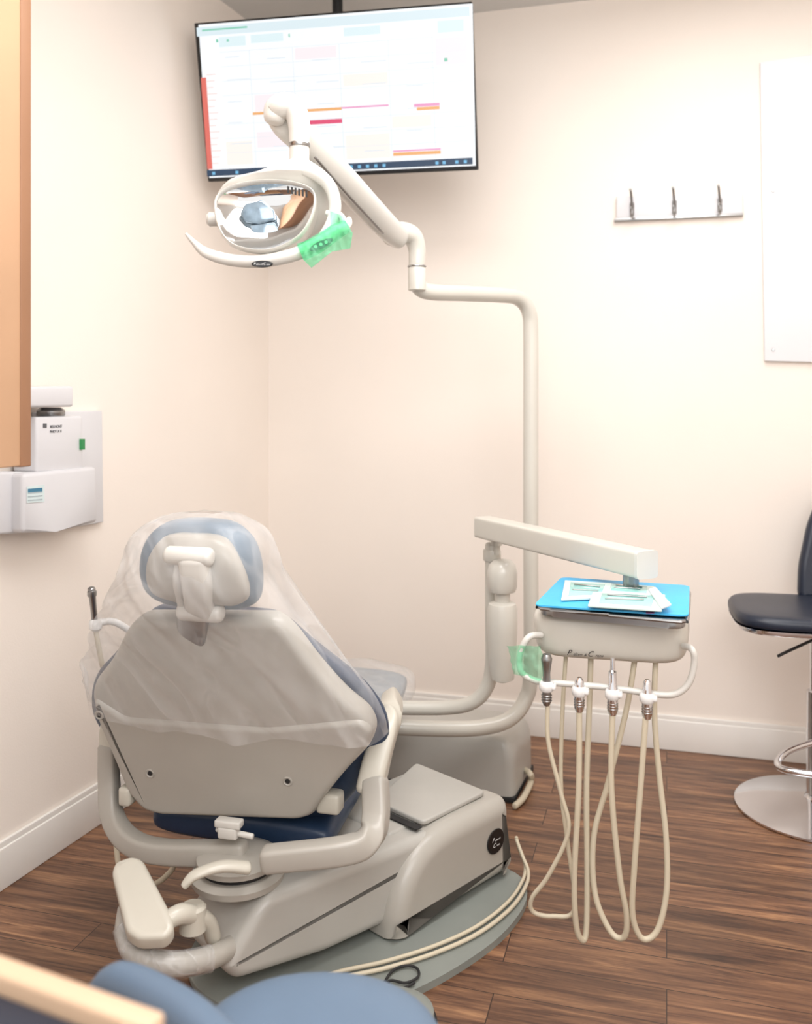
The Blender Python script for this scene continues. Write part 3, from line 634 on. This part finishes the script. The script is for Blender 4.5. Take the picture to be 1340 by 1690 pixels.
obj('neck_ring',lathe([(.0255,0),(.0265,.002),(.0265,.007),(.0255,.009)],P(494,243,2.21)),M['steel'],ol_)
LY=2.2
obj('lamp_housing',[rowloft([(262,484,504,LY+.01,.02),(272,460,522,LY+.01,.03),(288,420,543,LY+.015,.045),(301,378,552,LY+.035,.05),(330,356,552,LY+.065,.05),(362,356,544,LY+.085,.05),(392,372,520,LY+.10,.045),(410,400,490,LY+.09,.03),(418,420,460,LY+.08,.012)],math.radians(-8),n=2.6,seg=44)],M['light'],ol_)
bm=bmesh.new(); oc=[(356,336),(370,316),(400,305),(440,300),(482,303),(513,314),(520,332),(513,362),(496,389),(468,407),(440,415),(408,413),(380,402),(362,376)]
oc=[V((a,b,0)) for a,b in oc]; oo=rs(oc,4,True); cen=V((437,352,0)); prev=None
def rtilt(y): return (y-358)*-.0004
for k in range(12):
    f=1-k/11.6; ring_=[]
    for p in oo:
        c=(cen+(p-cen)*f); ring_.append(bm.verts.new(P(c.x,c.y,LY-.045+rtilt(c.y)+.045*(1-f**2.4))))
    if prev:
        for j in range(len(ring_)): bm.faces.new((prev[j],prev[(j+1)%len(ring_)],ring_[(j+1)%len(ring_)],ring_[j]))
    prev=ring_
bm.faces.new(prev)
obj('reflector',bm,M['mirror'],ol_,'mirrored concave reflector')
obj('bezel',sweep([P(p.x,p.y,LY-.045+rtilt(p.y)) for p in oc],.003,.012,closed=True,sub=4,seg=12),M['light'],ol_)
rim_=[P(p.x,p.y,LY-.041+rtilt(p.y)) for p in oo]; rc=sum(rim_,V((0,0,0)))/len(rim_)
obj('side_wall',rings([[p+V((.01,.13,.01))*t+(rc-p)*(-.02+.12*t) for p in rim_] for t in (0,.5,1)],cap=False),M['light'],ol_)
fg=mat('frosted_blue_glass',(132,150,164),.12,.4,var=.25,scale=40)
obj('bulb_shield',prism([P(x,y,LY-.022) for x,y in [(396,352),(404,336),(432,330),(452,346),(454,362),(428,370),(404,366)]],(0,.015,0),.004),fg,ol_)
obj('bulb_shield',prism([P(x,y,LY-.02) for x,y in [(412,372),(452,366),(460,380),(446,394),(430,390),(416,384)]],(0,.012,0),.003),fg,ol_)
for x in range(474,510,6): obj('vent_slot',prism([P(x,306+(x-470)*.22,LY-.063),P(x+3,306.6+(x-470)*.22,LY-.063),P(x+3,318+(x-470)*.22,LY-.063),P(x,317+(x-470)*.22,LY-.063)],(0,.004,0),0),M['gap'],ol_)
obj('yoke_ring',sweep([P(438,292,LY-.0),P(478,279,LY-.01),P(515,284,LY-.01),P(543,306,LY),P(553,338,LY),P(547,368,LY-.01),P(532,392,LY-.03)],[.008,.013,.016,.016,.015,.014,.012],seg=16),M['light'],ol_)
obj('handle',sweep([P(307,386,LY-.08),P(320,400,LY-.075),P(338,416,LY-.07),P(366,426,LY-.065),P(400,431,LY-.06),P(440,430,LY-.06),P(486,420,LY-.06),P(524,403,LY-.055),P(552,384,LY-.04),P(572,372,LY-.02),P(576,362,LY-.0)],[.003,.007,.012,.014,.015,.016,.016,.017,.015,.011,.007],[.004,.007,.010,.013,.018,.02,.018,.018,.015,.010,.007],seg=18,up=(0,1,0)),M['light'],ol_)
obj('arm_horn',sweep([P(552,384,LY-.04),P(566,372,LY-.02),P(562,356,LY-.01),P(540,352,LY)],.008,seg=12),M['light'],ol_)
obj('side_knob',[lathe([(.014,-.02),(.017,-.01),(.017,.012),(.012,.018)],P(354,362,LY+.01),(-1,0,0))],M['light'],ol_)
p=P(433,436,LY-.081); o2=lathe([(.024,0),(.025,.003),(.022,.006)],p,(0,-1,.0),seg=28)
for v in o2.verts: v.co.z=p.z+(v.co.z-p.z)*.33
bg=obj('badge',o2,M['dark'],ol_,'small black oval badge on the handle')
text('lettering',[('P',.008),('elton & ',.005),('C',.008),('rane',.005)],p-V((0,.0065,.0025)),(1,0,0),UP,M['white'],bg,shear=.3)
p=P(530,404,LY-.080); o2=lathe([(.026,0),(.027,.003),(.024,.006)],p,(0,-1,.0),seg=28)
for v in o2.verts:
    q=v.co-p; v.co=p+V((q.x, q.y, q.z*.36+q.x*.42))
cp=obj('control_panel',o2,mat('panel_teal',(20,40,54),.3),ol_,'dark oval control panel')
for dx in (-.012,.0,.012): obj('button',lathe([(.004,.006),(.004,.008)],p+V((dx,0,dx*.42)),(0,-1,0),seg=12),M['white'],cp)
g=thing('barrier_film','crumpled green barrier film wrapped on the light handle end','barrier film',P(530,400,LY-.04))
obj('sleeve',sweep([P(496,418,LY-.06),P(524,403,LY-.055),P(552,384,LY-.04),P(570,374,LY-.025)],[.019,.021,.019,.016],[.025,.024,.021,.016],up=(0,1,0),seg=18,round_end=False),M['gfilm'],g)
obj('flap',[prism([P(x,y,LY-.092) for x,y in [(490,402),(500,428),(514,442),(548,415),(578,410),(582,385),(566,356),(545,348),(545,372),(520,392)]],(0,.0008,0),0)],M['gfilm'],g)

# ---------------------------------------------------------------- suction handpiece
p=P(158,1030,2.62)
sh_=thing('suction_holder','white holder with a thin stand behind the left of the chair','instrument holder',V((p.x+.03,p.y,0)))
obj('cup',[lathe([(.012,-.018),(.018,-.012),(.019,.006),(.014,.014)],p,seg=18),sweep([p,p+V((.05,.02,0)),P(240,1060,2.7)],.01)],M['white'],sh_)
obj('stand',sweep([P(240,1060,2.7),P(290,1100,2.72),P(300,1250,2.72),V((P(300,1250,2.72).x,2.72,.16)),V((-.45,2.6,.1))],.016),M['enamel'],sh_)
obj('stand_foot',box(V((-.45,2.6,.06)),.16,.16,.12,YW,.02),M['enamel'],sh_)
sg=thing('suction_handpiece','chrome tipped suction handpiece upright behind the left shoulder of the chair','handpiece',p)
obj('body',sweep([P(151,972,2.60),P(154,1000,2.61),P(157,1030,2.62)],[.011,.009,.009],seg=14),M['steel'],sg)
obj('tip',lathe([(.012,0),(.013,.004),(.013,.014),(.009,.018)],P(152,984,2.60),(-.05,0,1),seg=14),M['steel'],sg)
obj('hose',sweep([P(158,1040,2.62),P(165,1080,2.62),P(178,1150,2.64),P(190,1300,2.66),P(192,1400,2.6),P(205,1445,2.5),P(250,1460,2.5),P(280,1440,2.5),P(290,1420,2.5)],.0075,seg=10),M['hose'],sg)

# ---------------------------------------------------------------- cables and foot control
for off,lb in ((0,'outer cream cable curving along the floor plate edge beside the base'),(-10,'inner cream cable running beside the outer one on the floor plate')):
    pts=[P(852,1385+off*.3,2.72)]+[PF(x+off*.5,y+off,z) for x,y,z in [(862,1412,.055),(872,1440,.03),(866,1466,.027),(842,1500,.027),(790,1540,.027),(720,1572,.027),(640,1597,.027),(560,1615,.027),(500,1640,.027)]]
    tag(obj('cable',sweep(pts,.0052,seg=10),M['hose'],None),lb,'cable')
lp=[PF(x,y,.026) for x,y in [(628,1635),(645,1605),(668,1594),(688,1598),(690,1612),(670,1622),(645,1618),(640,1628),(662,1632),(684,1622)]]
tag(obj('black_cord',sweep(lp,.0032,seg=8),M['gap'],None),'thin black looped cord lying on the floor plate','cord')
tag(obj('water_hose',sweep([PF(850,1330,.014),PF(864,1316,.014),PF(876,1290,.016),PF(874,1276,.05),P(858,1268,3.36)],.011,seg=12),M['hose'],None),'short cream hose looping out of the floor box','hose')
fc=PF(655,1690,0)
ft=thing('foot_control','pale grey round foot control on the floor behind the blue stool','foot control',fc)
obj('base',lathe([(.085,0),(.09,.008),(.085,.02)],fc,seg=36),M['gap'],ft)
obj('dome',lathe([(.084,.018),(.082,.03),(.06,.045),(.03,.05),(.001,.051)],fc,seg=36),M['plate'],ft)
obj('pedal',box(PF(690,1668,.03),.04,.05,.02,.4,.008),M['plate'],ft)

# ---------------------------------------------------------------- lights
def area(loc,sx_,sy_,e,col,target=None):
    l=bpy.data.lights.new('ceiling_lamp','AREA'); l.shape='RECTANGLE'; l.size=sx_; l.size_y=sy_; l.energy=e; l.color=col
    o=bpy.data.objects.new('ceiling_lamp',l); C.objects.link(o); o.location=loc
    if target: o.rotation_euler=(V(target)-V(loc)).to_track_quat('-Z','Y').to_euler()
    return o
area((1.0,2.45,2.94),.8,1.0,18,(1,.985,.975))
area((0.0,1.5,2.94),1.2,1.2,44,(1,.98,.968))
area((.5,-.2,2.5),2.2,1.6,63,(1,.985,.975),(-0.3,3.2,1.0))
w=bpy.data.worlds.new('w'); bpy.context.scene.world=w; w.use_nodes=True
bgn=w.node_tree.nodes['Background']; bgn.inputs[0].default_value=(1,.985,.97,1); bgn.inputs[1].default_value=1.17

cam=bpy.data.cameras.new('camera'); co=bpy.data.objects.new('camera',cam); C.objects.link(co)
co.location=(0,0,H); co.rotation_euler=(math.pi/2,0,0)
cam.sensor_fit='VERTICAL'; cam.sensor_height=36; cam.lens=F/1690*36; cam.shift_y=-(845-HY)/1690; cam.clip_start=.02
cam.dof.use_dof=True; cam.dof.focus_distance=2.35; cam.dof.aperture_fstop=2.4
bpy.context.scene.camera=co
bpy.context.scene.view_settings.view_transform='Standard'
